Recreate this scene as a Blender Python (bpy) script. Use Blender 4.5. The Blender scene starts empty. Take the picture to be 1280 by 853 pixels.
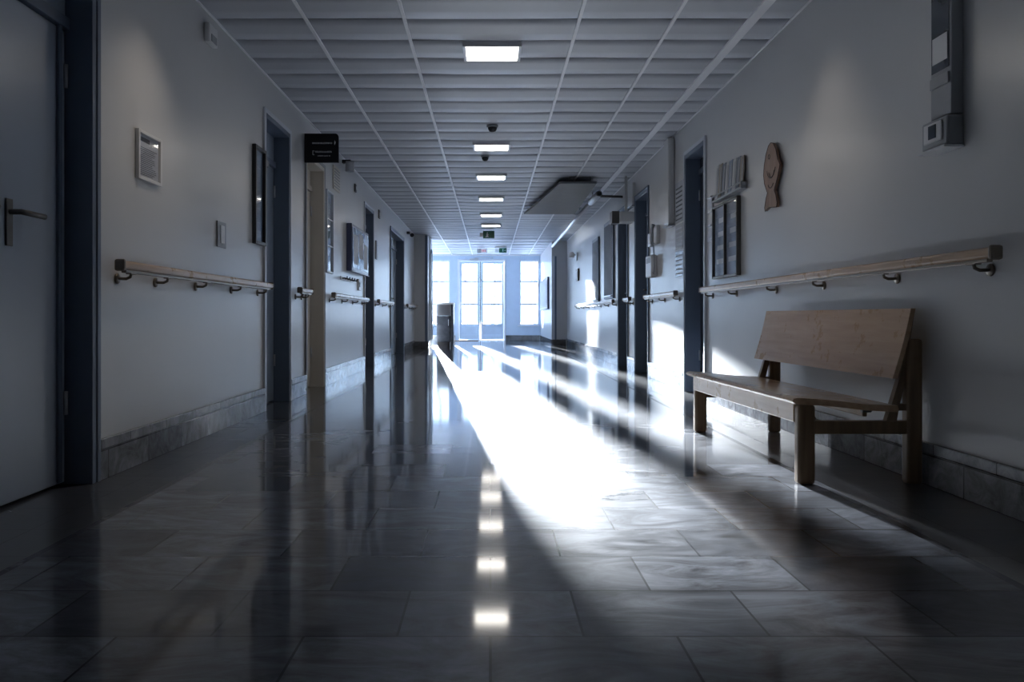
import bpy, bmesh, math, random
from mathutils import Vector, Matrix
random.seed(7)
S = bpy.context.scene
COL = S.collection
PI = math.pi

# ------------------------------------------------------------------ dimensions
XL, XR = -1.72, 1.88          # corridor side walls
YB, YE = -2.6, 24.0           # wall behind the camera, end wall with the glazed door
H = 2.57                      # ceiling
CAMZ = 0.72
YC = 18.0                     # where the column on the left steps in
XBLK, YBLK = 1.50, 19.6       # jutting wall on the right
XLOB = -5.2                   # far side of the lobby

# ------------------------------------------------------------------ materials
def nodes(name):
    m = bpy.data.materials.new(name); m.use_nodes = True
    nt = m.node_tree
    return m, nt, nt.nodes['Principled BSDF']

def mat(name, col, rough=0.5, metal=0.0, spec=0.5, var=0.0, vscale=(6, 6, 6), bump=0.0, bscale=(40, 40, 40), coat=0.0, rvar=0.0):
    m, nt, b = nodes(name)
    b.inputs['Base Color'].default_value = (*col, 1)
    b.inputs['Roughness'].default_value = rough
    b.inputs['Metallic'].default_value = metal
    b.inputs['Specular IOR Level'].default_value = spec
    b.inputs['Coat Weight'].default_value = coat
    b.inputs['Coat Roughness'].default_value = 0.2
    tc = nt.nodes.new('ShaderNodeTexCoord')
    def noise(sc, det=4):
        mp = nt.nodes.new('ShaderNodeMapping'); mp.inputs['Scale'].default_value = sc
        nt.links.new(tc.outputs['Object'], mp.inputs['Vector'])
        n = nt.nodes.new('ShaderNodeTexNoise'); n.inputs['Scale'].default_value = 1; n.inputs['Detail'].default_value = det
        nt.links.new(mp.outputs[0], n.inputs['Vector'])
        return n
    n = noise(vscale)
    rp = nt.nodes.new('ShaderNodeValToRGB')
    rp.color_ramp.elements[0].position = 0.3; rp.color_ramp.elements[1].position = 0.7
    rp.color_ramp.elements[0].color = (*[c * (1 - var) for c in col], 1)
    rp.color_ramp.elements[1].color = (*[min(1, c * (1 + var)) for c in col], 1)
    nt.links.new(n.outputs['Fac'], rp.inputs[0]); nt.links.new(rp.outputs[0], b.inputs['Base Color'])
    if bump or rvar:
        n2 = noise(bscale)
        if bump:
            bp = nt.nodes.new('ShaderNodeBump'); bp.inputs['Strength'].default_value = bump; bp.inputs['Distance'].default_value = 0.01
            nt.links.new(n2.outputs['Fac'], bp.inputs['Height']); nt.links.new(bp.outputs[0], b.inputs['Normal'])
        if rvar:
            mr = nt.nodes.new('ShaderNodeMapRange')
            mr.inputs['From Min'].default_value = 0.3; mr.inputs['From Max'].default_value = 0.7
            mr.inputs['To Min'].default_value = rough - rvar; mr.inputs['To Max'].default_value = rough + rvar
            nt.links.new(n2.outputs['Fac'], mr.inputs['Value']); nt.links.new(mr.outputs[0], b.inputs['Roughness'])
    return m

def emit(name, col, strength):
    m, nt, b = nodes(name)
    b.inputs['Base Color'].default_value = (*col, 1)
    b.inputs['Emission Color'].default_value = (*col, 1)
    b.inputs['Emission Strength'].default_value = strength
    return m

def glass_mat(name, tint=(1, 1, 1), refl=1.0):
    m = bpy.data.materials.new(name); m.use_nodes = True
    nt = m.node_tree; nt.nodes.clear()
    out = nt.nodes.new('ShaderNodeOutputMaterial')
    tr = nt.nodes.new('ShaderNodeBsdfTransparent'); tr.inputs[0].default_value = (*tint, 1)
    gl = nt.nodes.new('ShaderNodeBsdfGlossy'); gl.inputs['Roughness'].default_value = 0.03
    fr = nt.nodes.new('ShaderNodeFresnel'); fr.inputs['IOR'].default_value = 1.45
    mx = nt.nodes.new('ShaderNodeMixShader')
    ge = nt.nodes.new('ShaderNodeNewGeometry'); sb = nt.nodes.new('ShaderNodeMath'); sb.operation = 'SUBTRACT'; sb.inputs[0].default_value = 1
    ml = nt.nodes.new('ShaderNodeMath'); ml.operation = 'MULTIPLY'
    nt.links.new(ge.outputs['Backfacing'], sb.inputs[1]); nt.links.new(fr.outputs[0], ml.inputs[0]); nt.links.new(sb.outputs[0], ml.inputs[1])
    nt.links.new(ml.outputs[0], mx.inputs[0]); nt.links.new(tr.outputs[0], mx.inputs[1]); nt.links.new(gl.outputs[0], mx.inputs[2])
    nt.links.new(mx.outputs[0], out.inputs[0])
    return m

def stone(name, c1, c2, mortar, bw, bh, rough, rvar, offset=0.5, axes='xy', vein=0.35, bump=0.02, spec=0.5, coat=0.0):
    """polished marble tiles"""
    m, nt, b = nodes(name)
    L = nt.links
    tc = nt.nodes.new('ShaderNodeTexCoord')
    sep = nt.nodes.new('ShaderNodeSeparateXYZ'); L.new(tc.outputs['Object'], sep.inputs[0])
    cmb = nt.nodes.new('ShaderNodeCombineXYZ')
    L.new(sep.outputs[axes[0].upper()], cmb.inputs[0]); L.new(sep.outputs[axes[1].upper()], cmb.inputs[1])
    br = nt.nodes.new('ShaderNodeTexBrick')
    br.inputs['Scale'].default_value = 1.0
    br.inputs['Brick Width'].default_value = bw; br.inputs['Row Height'].default_value = bh
    br.inputs['Mortar Size'].default_value = 0.0035; br.inputs['Mortar Smooth'].default_value = 0.3
    br.offset = offset
    br.inputs['Color1'].default_value = (*c1, 1); br.inputs['Color2'].default_value = (*c2, 1); br.inputs['Mortar'].default_value = (*mortar, 1)
    L.new(cmb.outputs[0], br.inputs['Vector'])
    mp = nt.nodes.new('ShaderNodeMapping'); mp.inputs['Scale'].default_value = (1.4, 3.2, 3)
    L.new(tc.outputs['Object'], mp.inputs[0])
    n = nt.nodes.new('ShaderNodeTexNoise'); n.inputs['Scale'].default_value = 2.2; n.inputs['Detail'].default_value = 9
    n.inputs['Roughness'].default_value = 0.68; n.inputs['Distortion'].default_value = 1.6
    L.new(mp.outputs[0], n.inputs['Vector'])
    rp = nt.nodes.new('ShaderNodeValToRGB')
    rp.color_ramp.elements[0].position = 0.32; rp.color_ramp.elements[1].position = 0.72
    rp.color_ramp.elements[0].color = (1 - vein,) * 3 + (1,); rp.color_ramp.elements[1].color = (1 + vein * 1.6,) * 3 + (1,)
    L.new(n.outputs['Fac'], rp.inputs[0])
    mul = nt.nodes.new('ShaderNodeMix'); mul.data_type = 'RGBA'; mul.blend_type = 'MULTIPLY'; mul.inputs[0].default_value = 1
    L.new(br.outputs['Color'], mul.inputs[6]); L.new(rp.outputs[0], mul.inputs[7])
    L.new(mul.outputs[2], b.inputs['Base Color'])
    mr = nt.nodes.new('ShaderNodeMapRange')
    mr.inputs['From Min'].default_value = 0.3; mr.inputs['From Max'].default_value = 0.7
    mr.inputs['To Min'].default_value = max(0.02, rough - rvar); mr.inputs['To Max'].default_value = rough + rvar
    L.new(n.outputs['Fac'], mr.inputs['Value']); L.new(mr.outputs[0], b.inputs['Roughness'])
    b.inputs['Specular IOR Level'].default_value = spec
    b.inputs['Coat Weight'].default_value = coat; b.inputs['Coat Roughness'].default_value = 0.07
    n2 = nt.nodes.new('ShaderNodeTexNoise'); n2.inputs['Scale'].default_value = 5; n2.inputs['Detail'].default_value = 5
    L.new(tc.outputs['Object'], n2.inputs['Vector'])
    ad = nt.nodes.new('ShaderNodeMath'); ad.operation = 'SUBTRACT'
    L.new(n2.outputs['Fac'], ad.inputs[0]); L.new(br.outputs['Fac'], ad.inputs[1])
    bp = nt.nodes.new('ShaderNodeBump'); bp.inputs['Strength'].default_value = bump; bp.inputs['Distance'].default_value = 0.02
    L.new(ad.outputs[0], bp.inputs['Height']); L.new(bp.outputs[0], b.inputs['Normal'])
    return m

def wood(name, c1, c2, rough, grain=(2, 2, 30), coat=0.0):
    m, nt, b = nodes(name); L = nt.links
    tc = nt.nodes.new('ShaderNodeTexCoord')
    mp = nt.nodes.new('ShaderNodeMapping'); mp.inputs['Scale'].default_value = grain
    L.new(tc.outputs['Object'], mp.inputs[0])
    n = nt.nodes.new('ShaderNodeTexNoise'); n.inputs['Scale'].default_value = 1.5; n.inputs['Detail'].default_value = 7; n.inputs['Distortion'].default_value = 0.1
    L.new(mp.outputs[0], n.inputs['Vector'])
    rp = nt.nodes.new('ShaderNodeValToRGB')
    rp.color_ramp.elements[0].position = 0.3; rp.color_ramp.elements[1].position = 0.72
    rp.color_ramp.elements[0].color = (*c1, 1); rp.color_ramp.elements[1].color = (*c2, 1)
    L.new(n.outputs['Fac'], rp.inputs[0]); L.new(rp.outputs[0], b.inputs['Base Color'])
    n2 = nt.nodes.new('ShaderNodeTexNoise'); n2.inputs['Scale'].default_value = 9; n2.inputs['Detail'].default_value = 8; n2.inputs['Roughness'].default_value = 0.7
    L.new(tc.outputs['Object'], n2.inputs['Vector'])
    mr = nt.nodes.new('ShaderNodeMapRange'); mr.inputs['From Min'].default_value = 0.3; mr.inputs['From Max'].default_value = 0.7
    mr.inputs['To Min'].default_value = rough - 0.08; mr.inputs['To Max'].default_value = rough + 0.12
    L.new(n2.outputs['Fac'], mr.inputs['Value']); L.new(mr.outputs[0], b.inputs['Roughness'])
    bp = nt.nodes.new('ShaderNodeBump'); bp.inputs['Strength'].default_value = 0.025; bp.inputs['Distance'].default_value = 0.01
    L.new(n2.outputs['Fac'], bp.inputs['Height']); L.new(bp.outputs[0], b.inputs['Normal'])
    b.inputs['Coat Weight'].default_value = coat; b.inputs['Coat Roughness'].default_value = 0.18
    return m

M = {}
M['wall'] = mat('wall_paint', (0.54, 0.54, 0.54), 0.32, spec=1.0, coat=0.12, var=0.015, vscale=(1, 1, 0.3), bscale=(9, 9, 0.4), rvar=0.012)
M['wall_end'] = mat('wall_paint_end', (0.46, 0.56, 0.69), 0.5, var=0.03, bump=0.02)
M['tile'] = mat('ceiling_tile', (0.44, 0.455, 0.49), 0.5, var=0.04, vscale=(3, 3, 3), bump=0.06, bscale=(5, 16, 5))
M['grid'] = mat('ceiling_grid_metal', (0.80, 0.80, 0.82), 0.35)
M['gap'] = mat('ceiling_void', (0.05, 0.05, 0.055), 0.9)
M['floor'] = stone('floor_marble', (0.036, 0.041, 0.054), (0.145, 0.155, 0.18), (0.02, 0.022, 0.028), 0.42, 0.30, 0.45, 0.12, 0.5, vein=0.75, bump=0.035, spec=0.10, coat=1.0)
M['border'] = stone('floor_border_marble', (0.045, 0.048, 0.055), (0.075, 0.078, 0.085), (0.02, 0.02, 0.024), 0.31, 0.30, 0.34, 0.08, 0.0, vein=0.5, bump=0.03, coat=1.0)
M['strip'] = mat('floor_joint_strip', (0.12, 0.125, 0.14), 0.2, var=0.3)
M['base'] = stone('baseboard_marble', (0.13, 0.135, 0.15), (0.25, 0.26, 0.28), (0.05, 0.05, 0.055), 0.42, 0.13, 0.14, 0.05, 0.5, 'yz', vein=0.5)
M['cap'] = stone('baseboard_cap_marble', (0.22, 0.23, 0.25), (0.32, 0.33, 0.35), (0.09, 0.09, 0.1), 0.42, 0.5, 0.16, 0.05, 0.0, 'yz', vein=0.4)
M['frame'] = mat('blue_frame_paint', (0.12, 0.155, 0.215), 0.42, var=0.06, vscale=(4, 4, 1))
M['leaf'] = mat('blue_grey_door', (0.31, 0.37, 0.46), 0.32, spec=1.0, var=0.03, vscale=(3, 3, 0.4))
M['leaf2'] = mat('slate_door', (0.23, 0.275, 0.34), 0.36, var=0.08, vscale=(10, 10, 0.8))
M['navy'] = mat('navy_door', (0.045, 0.058, 0.082), 0.6, spec=0.25, var=0.08)
M['beige'] = mat('beige_door', (0.60, 0.55, 0.48), 0.4, var=0.05, vscale=(10, 10, 1))
M['trim'] = mat('pale_trim', (0.62, 0.65, 0.70), 0.35)
M['steel'] = mat('brushed_steel', (0.55, 0.56, 0.58), 0.28, 1.0)
M['darkmetal'] = mat('dark_metal', (0.13, 0.125, 0.12), 0.4, 0.8)
M['bronze'] = mat('bronze_bracket', (0.22, 0.19, 0.16), 0.35, 0.9)
M['black'] = mat('black_plastic', (0.012, 0.012, 0.014), 0.35)
M['blacksign'] = mat('black_sign_face', (0.008, 0.008, 0.01), 0.5, spec=0.3)
M['white'] = mat('white_plastic', (0.72, 0.72, 0.72), 0.35)
M['grey'] = mat('grey_plastic', (0.30, 0.31, 0.33), 0.4)
M['paper'] = mat('paper', (0.50, 0.52, 0.56), 0.6, var=0.05)
M['ink'] = mat('ink', (0.08, 0.09, 0.11), 0.6)
M['whiteink'] = mat('white_lettering', (0.75, 0.76, 0.78), 0.5)
M['glass'] = glass_mat('clear_glass')
M['dimglass'] = mat('dark_glazing', (0.035, 0.045, 0.06), 0.04, var=0.3, vscale=(9, 3, 3), spec=0.8)
M['screen'] = mat('display_glazing', (0.20, 0.26, 0.36), 0.08, var=0.35, vscale=(4, 4, 5), spec=0.7)
M['navyframe'] = mat('navy_display_frame', (0.05, 0.06, 0.13), 0.3)
M['poster'] = mat('poster_blue', (0.24, 0.29, 0.38), 0.25, var=0.35, vscale=(8, 4, 6))
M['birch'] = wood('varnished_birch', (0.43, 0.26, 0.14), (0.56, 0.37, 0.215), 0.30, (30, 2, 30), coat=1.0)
M['birch_shaded'] = wood('birch_shaded_frame', (0.16, 0.10, 0.055), (0.25, 0.165, 0.095), 0.35, (30, 30, 2))  # same birch as the seat, shade on legs and rails put into the colour
M['rail'] = wood('handrail_wood', (0.34, 0.21, 0.115), (0.46, 0.305, 0.18), 0.3, (30, 2, 30), coat=0.3)
M['fish'] = wood('fish_wood', (0.24, 0.145, 0.10), (0.34, 0.21, 0.15), 0.5, (20, 20, 3))
M['fishdark'] = mat('fish_burnt_line', (0.06, 0.04, 0.03), 0.6)
M['green'] = mat('exit_green', (0.01, 0.10, 0.06), 0.4)
M['red'] = mat('sign_red', (0.45, 0.04, 0.05), 0.4)
M['lamp'] = emit('lamp_diffuser', (1.0, 0.945, 0.87), 10.0)
M['baffle'] = mat('grey_ceiling_board', (0.13, 0.135, 0.145), 0.7, var=0.05)
M['cabdark'] = mat('dark_cabinet_panel', (0.03, 0.034, 0.042), 0.25, var=0.4, vscale=(6, 6, 9))
M['snow'] = mat('snow', (0.82, 0.84, 0.88), 0.8, var=0.04)
M['bark'] = mat('pale_bark', (0.30, 0.29, 0.285), 0.85, var=0.3, vscale=(8, 8, 2))
M['mat'] = mat('brown_doormat', (0.10, 0.07, 0.05), 0.9)

# ------------------------------------------------------------------ mesh builder
class MB:
    def __init__(s): s.bm = bmesh.new(); s.mats = []; s.mi = 0
    def use(s, m):
        if m not in s.mats: s.mats.append(m)
        s.mi = s.mats.index(m); return s
    def _fin(s, vs, before):
        for f in s.bm.faces:
            if f.index == -1 or f not in before: pass
    def box(s, a, b, bev=0.0, seg=2, rot=None, pivot=None):
        lo = [min(a[i], b[i]) for i in range(3)]; hi = [max(a[i], b[i]) for i in range(3)]
        t = bmesh.new()
        bmesh.ops.create_cube(t, size=1)
        for v in t.verts: v.co = Vector([lo[i] + (v.co[i] + 0.5) * (hi[i] - lo[i]) for i in range(3)])
        if bev > 0:
            bev = min(bev, 0.49 * min(hi[i] - lo[i] for i in range(3)))
            bmesh.ops.bevel(t, geom=t.edges[:], offset=bev, segments=seg, affect='EDGES', profile=0.5)
        if rot is not None:
            p = Vector(pivot if pivot is not None else [(lo[i] + hi[i]) / 2 for i in range(3)])
            for v in t.verts: v.co = rot @ (v.co - p) + p
        return s._merge(t)
    def _merge(s, t):
        mp = {}
        for v in t.verts: mp[v.index if False else v] = s.bm.verts.new(v.co)
        for f in t.faces:
            try:
                nf = s.bm.faces.new([mp[v] for v in f.verts]); nf.material_index = s.mi; nf.smooth = f.smooth
            except ValueError: pass
        t.free(); return s
    def tube(s, pts, r, n=12, cap=True):
        pts = [Vector(p) for p in pts]
        rs = r if isinstance(r, (list, tuple)) else [r] * len(pts)
        rings = []; prev = None
        for i, p in enumerate(pts):
            d = (pts[min(i + 1, len(pts) - 1)] - pts[max(i - 1, 0)]).normalized()
            if prev is None:
                up = Vector((0, 0, 1)) if abs(d.z) < 0.9 else Vector((1, 0, 0))
                x = d.cross(up).normalized()
            else:
                x = (prev - d * prev.dot(d)).normalized()
            prev = x; y = d.cross(x)
            rings.append([s.bm.verts.new(p + (x * math.cos(2 * PI * k / n) + y * math.sin(2 * PI * k / n)) * rs[i]) for k in range(n)])
        for a, b in zip(rings, rings[1:]):
            for k in range(n):
                f = s.bm.faces.new((a[k], a[(k + 1) % n], b[(k + 1) % n], b[k])); f.smooth = True; f.material_index = s.mi
        if cap:
            for rg in (rings[0][::-1], rings[-1]):
                f = s.bm.faces.new(rg); f.material_index = s.mi
        return s
    def prism(s, pts, vec):
        """polygon (3-D points) swept along vec"""
        vec = Vector(vec)
        a = [s.bm.verts.new(Vector(p)) for p in pts]; b = [s.bm.verts.new(Vector(p) + vec) for p in pts]
        n = len(a)
        fs = [s.bm.faces.new(a[::-1]), s.bm.faces.new(b)]
        for k in range(n): fs.append(s.bm.faces.new((a[k], a[(k + 1) % n], b[(k + 1) % n], b[k])))
        for f in fs: f.material_index = s.mi
        return s
    def lathe(s, prof, c=(0, 0, 0), n=24, axis='z'):
        """prof: list of (r, h) revolved about an axis through c"""
        rings = []
        for r, h in prof:
            ring = []
            for k in range(n):
                t = 2 * PI * k / n
                q = (r * math.cos(t), r * math.sin(t), h)
                if axis == 'x': q = (h, q[0], q[1])
                ring.append(s.bm.verts.new(Vector(c) + Vector(q)))
            rings.append(ring)
        for a, b in zip(rings, rings[1:]):
            for k in range(n):
                f = s.bm.faces.new((a[k], a[(k + 1) % n], b[(k + 1) % n], b[k])); f.smooth = True; f.material_index = s.mi
        for rg in (rings[0][::-1], rings[-1]):
            if prof[0][0] > 1e-6:
                f = s.bm.faces.new(rg); f.material_index = s.mi
        return s
    def build(s, name, m=None, parent=None):
        bmesh.ops.recalc_face_normals(s.bm, faces=s.bm.faces[:])
        me = bpy.data.meshes.new(name); s.bm.to_mesh(me); s.bm.free()
        if m is not None: me.materials.append(M[m] if isinstance(m, str) else m)
        for x in s.mats: me.materials.append(M[x] if isinstance(x, str) else x)
        o = bpy.data.objects.new(name, me); COL.objects.link(o)
        if parent is not None:
            o.parent = parent
            o.matrix_parent_inverse = parent.matrix_basis.inverted()
        return o

def thing(name, label, cat, loc=(0, 0, 0), group=None):
    o = bpy.data.objects.new(name, None); COL.objects.link(o); o.location = loc; o.empty_display_size = 0.1
    return tag(o, label, cat, group)
def tag(o, label, cat, group=None):
    o['label'] = label; o['category'] = cat
    if group: o['group'] = group
    return o
def struct(o, label=None, cat=None):
    o['kind'] = 'structure'
    if label: o['label'] = label
    if cat: o['category'] = cat
    return o
def sempty(name, loc, label=None, cat=None):
    o = bpy.data.objects.new(name, None); COL.objects.link(o); o.location = loc
    return struct(o, label, cat)

class Side:
    """a side wall: u = along the corridor, v = up, w = out of the wall"""
    def __init__(s, left): s.left = left; s.x = XL if left else XR; s.k = 1 if left else -1
    def p(s, u, v, w): return (s.x + s.k * w, u, v)
LW, RW = Side(True), Side(False)
def wbox(mb, sd, u0, u1, v0, v1, w0, w1, bev=0.0, **k):
    return mb.box(sd.p(u0, v0, w0), sd.p(u1, v1, w1), bev, **k)

# ------------------------------------------------------------------ floor
f = MB()
f.use('floor').box((-1.36, YB, -0.05), (1.40, YE, 0))
f.use('border').box((XL - 0.3, YB, -0.05), (-1.385, 19.2, 0)).box((1.43, YB, -0.05), (XR + 0.3, YE, 0))
f.use('strip').box((-1.385, YB, -0.05), (-1.36, YE, 0.0)).box((1.40, YB, -0.05), (1.43, YE, 0.0))
f.use('floor').box((XLOB, 19.2, -0.05), (-1.385, YE, 0))
struct(f.build('floor'), 'polished dark grey marble tile floor running down the whole corridor', 'floor')

# ------------------------------------------------------------------ walls with door recesses
DOORS_L = [(2.30, 3.47, 2.36), (6.08, 6.83, 2.28), (7.44, 8.24, 2.25), (10.90, 11.72, 2.26), (13.75, 15.80, 2.25)]
DOORS_R = [(6.99, 7.70, 2.27), (9.50, 10.33, 2.25), (10.93, 11.70, 2.24)]
WT = 0.16
def side_wall(sd, doors, y0, y1, name, label):
    w = MB(); y = y0
    for a, b, zt in doors:
        wbox(w, sd, y, a, 0, H + 0.1, 0, -WT); wbox(w, sd, a, b, zt, H + 0.1, 0, -WT); y = b
    wbox(w, sd, y, y1, 0, H + 0.1, 0, -WT)
    wbox(w, sd, y0, y1, 0, H + 0.1, -WT - 0.001, -WT - 0.1)
    struct(w.build(name, 'wall'), label, 'wall')
side_wall(LW, DOORS_L, YB, 19.2, 'wall_left', 'long pale grey wall on the side of the black sign')
side_wall(RW, DOORS_R, YB, YE, 'wall_right', 'long pale grey wall behind the wooden bench')
struct(MB().box((XL - 0.3, YB - 0.1, 0), (XR + 0.3, YB, H + 0.1)).build('wall_back', 'wall'), 'wall closing the corridor behind the viewer', 'wall')
# column + lobby return wall on the left
c = MB(); c.box((XL - 0.05, YC, 0), (-1.42, 18.55, H), 0.012); c.box((XL - 0.05, 18.55, 0), (-1.405, 19.2, H), 0.012)
struct(c.build('wall_column', 'wall'), 'grey column jutting out of the wall before the lobby', 'column')
struct(MB().box((XLOB, 19.05, 0), (XL - 0.02, 19.2, H)).build('wall_lobby', 'wall_end'))
# jutting wall right
c = MB(); c.box((XBLK, YBLK, 0), (XR + 0.02, YE, H), 0.012)
struct(c.build('wall_block', 'wall'), 'grey wall block narrowing the corridor before the end windows', 'wall')
t = MB()
t.use('trim').box((XBLK + 0.03, YBLK - 0.015, 0.12), (XBLK + 0.075, YBLK - 0.002, 2.2), 0.003)
t.use('frame').box((XBLK + 0.075, YBLK - 0.012, 0.12), (XBLK + 0.12, YBLK - 0.002, 2.2))
struct(t.build('trim_1'), 'pale corner strip with blue edge on the jutting wall block', 'trim')
t = MB(); t.use('trim').box((-1.404, 18.62, 0.17), (-1.384, 18.8, 2.2), 0.003); t.use('frame').box((-1.404, 18.8, 0.17), (-1.38, 19.2, 2.3), 0.003)
t.use('frame').box((-1.47, YC - 0.014, 0.0), (-1.41, YC - 0.002, H - 0.02), 0.003)
struct(t.build('trim_2'), 'blue corner guard on the column edge', 'trim')

# end wall with openings
def end_wall(openings, x0, x1):
    w = MB(); x = x0
    for a, b, z0, z1 in openings:
        w.box((x, YE, 0), (a, YE + 0.22, H + 0.1)); w.box((a, YE, z1), (b, YE + 0.22, H + 0.1))
        if z0 > 0: w.box((a, YE, 0), (b, YE + 0.22, z0))
        x = b
    w.box((x, YE, 0), (x1, YE + 0.22, H + 0.1))
    struct(w.build('wall_end', 'wall_end'), 'pale blue end wall holding the glazed door and windows', 'wall')
OPEN = [(-4.6, -3.5, 0.46, 2.42), (-3.2, -2.35, 0.46, 2.42), (-2.08, -1.21, 0.46, 2.42), (-0.99, 0.46, 0.0, 2.44), (0.87, 1.47, 0.46, 2.42)]
end_wall(OPEN, XLOB - 0.2, XR + 0.2)
# lobby side wall; its big unseen windows are added to brighten the lobby
w = MB(); x = XLOB
w.box((x - 0.2, 19.05, 0), (x, YE, 0.46)); w.box((x - 0.2, 19.05, 2.42), (x, YE, H + 0.1))
for a, b in ((19.05, 19.5), (21.4, 21.7), (23.6, YE)): w.box((x - 0.2, a, 0.46), (x, b, 2.42))
struct(w.build('wall_lobby_side', 'wall_end'))

def window(n, x0, x1, z0, z1, label, muntins=(1.09, 1.775), y=YE):
    r = sempty('window_%d' % n, ((x0 + x1) / 2, y + 0.1, z0), label, 'window')
    fm = MB(); fw = 0.045; ya, yb = y + 0.05, y + 0.11
    fm.box((x0, ya, z0), (x0 + fw, yb, z1), 0.005).box((x1 - fw, ya, z0), (x1, yb, z1), 0.005)
    fm.box((x0 + fw, ya, z0), (x1 - fw, yb, z0 + fw), 0.005).box((x0 + fw, ya, z1 - fw), (x1 - fw, yb, z1), 0.005)
    fm.build('window_frame', 'trim', r)
    for mz in muntins:
        MB().box((x0 + fw, ya + 0.005, mz - 0.02), (x1 - fw, yb - 0.005, mz + 0.02), 0.004).build('muntin', 'frame', r)
    MB().box((x0 + fw, y + 0.078, z0 + fw), (x1 - fw, y + 0.082, z1 - fw)).build('pane', 'glass', r)
    MB().box((x0 - 0.05, y - 0.07, z0 - 0.035), (x1 + 0.04 if x1 < 1.4 else x1, y + 0.05, z0 - 0.002), 0.006).build('window_sill', 'trim', r)
    return r
window(1, -2.08, -1.21, 0.46, 2.42, 'tall three-pane window beside the column, partly hidden by the dark cabinet')
window(2, 0.87, 1.47, 0.46, 2.42, 'tall narrow three-pane window between the glazed door and the jutting block')
window(3, -3.2, -2.35, 0.46, 2.42, 'unseen lobby window behind the column, added for daylight')  # this and the next window are unseen, added to light the lobby
window(4, -4.6, -3.5, 0.46, 2.42, 'unseen lobby window in the far corner, added for daylight')
for i, (a, b) in enumerate(((19.5, 21.4), (21.7, 23.6))):
    r = sempty('window_%d' % (5 + i), (XLOB - 0.1, (a + b) / 2, 0.46), 'unseen lobby side window added for daylight, %s' % ('nearer the column' if i == 0 else 'nearer the end wall'), 'window')
    fm = MB()
    for q in (a, (a + b) / 2 - 0.025, b - 0.05): fm.box((XLOB - 0.12, q, 0.46), (XLOB - 0.06, q + 0.05, 2.42))
    fm.box((XLOB - 0.12, a, 0.46), (XLOB - 0.06, b, 0.51)).box((XLOB - 0.12, a, 2.37), (XLOB - 0.06, b, 2.42))
    fm.build('window_frame', 'trim', r)
    MB().box((XLOB - 0.092, a, 0.48), (XLOB - 0.088, b, 2.40)).build('pane', 'glass', r)

# glazed double door at the end
r = sempty('door_1', (-0.3, YE, 0), 'pale blue glazed double door in the middle of the end wall', 'door')
x0, x1, zt = -0.99, 0.46, 2.44
fr = MB()
fr.box((x0, YE - 0.02, 0), (x0 + 0.06, YE + 0.12, zt), 0.006).box((x1 - 0.055, YE - 0.02, 0), (x1, YE + 0.12, zt), 0.006)
fr.box((x0 + 0.06, YE - 0.02, zt - 0.06), (x1 - 0.055, YE + 0.12, zt), 0.006)
fr.box((x0 + 0.06, YE + 0.01, 0), (x1 - 0.055, YE + 0.1, 0.025))
fr.build('door_frame', 'trim', r)
def glazed_leaf(a, b, yo, hinge_right):
    ya, yb = YE + yo, YE + yo + 0.045
    z0, z1 = 0.03, zt - 0.065; gz0, gz1 = 0.50, 2.31
    st = 0.062
    lf = MB()
    lf.box((a, ya, z0), (a + st, yb, z1), 0.005).box((b - st, ya, z0), (b, yb, z1), 0.005)
    lf.box((a + st, ya, gz1), (b - st, yb, z1), 0.004).box((a + st, ya, z0), (b - st, yb, z0 + 0.14), 0.004)
    lf.box((a + st, ya, gz0 - 0.08), (b - st, yb, gz0), 0.004)
    lf.box((a + st, ya + 0.014, z0 + 0.14), (b - st, yb - 0.01, gz0 - 0.08))
    leaf = lf.build('door_leaf', 'wall_end', r)
    for mz in (1.09, 1.775): MB().box((a + st, ya + 0.004, mz - 0.02), (b - st, yb - 0.004, mz + 0.02), 0.004).build('muntin', 'frame', leaf)
    MB().box((a + st, ya + 0.02, gz0), (b - st, ya + 0.024, gz1)).build('pane', 'glass', leaf)
    hx = a + 0.035 if hinge_right else b - 0.035
    hm = MB(); hm.box((hx - 0.015, ya - 0.008, 0.95), (hx + 0.015, ya, 1.15), 0.003)
    hm.tube([(hx, ya - 0.005, 1.08), (hx, ya - 0.05, 1.08), (hx + (0.1 if hinge_right else -0.1), ya - 0.05, 1.08)], 0.009, 8)
    hm.build('handle', 'steel', leaf)
    return leaf
glazed_leaf(-0.925, -0.325, 0.03, True)
MB().box((-0.322, YE + 0.0, 0.028), (-0.283, YE + 0.09, 2.375), 0.004).build('meeting_stile', 'frame', r)
glazed_leaf(-0.28, 0.403, 0.01, False)
dc = MB(); dc.box((-0.62, YE - 0.075, 2.40), (-0.36, YE - 0.022, 2.46), 0.006)
dc.tube([(-0.45, YE - 0.05, 2.47), (-0.2, YE - 0.18, 2.475), (0.08, YE - 0.03, 2.47)], 0.010, 8)
dc.build('door_closer', 'steel', r)
MB().box((-1.05, YE - 0.55, 0.0), (-0.35, YE - 0.05, 0.012), 0.004).build('doormat_tmp', 'mat')
tag(bpy.data.objects['doormat_tmp'], 'brown doormat lying before the glazed end door', 'doormat'); bpy.data.objects['doormat_tmp'].name = 'doormat'

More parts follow.
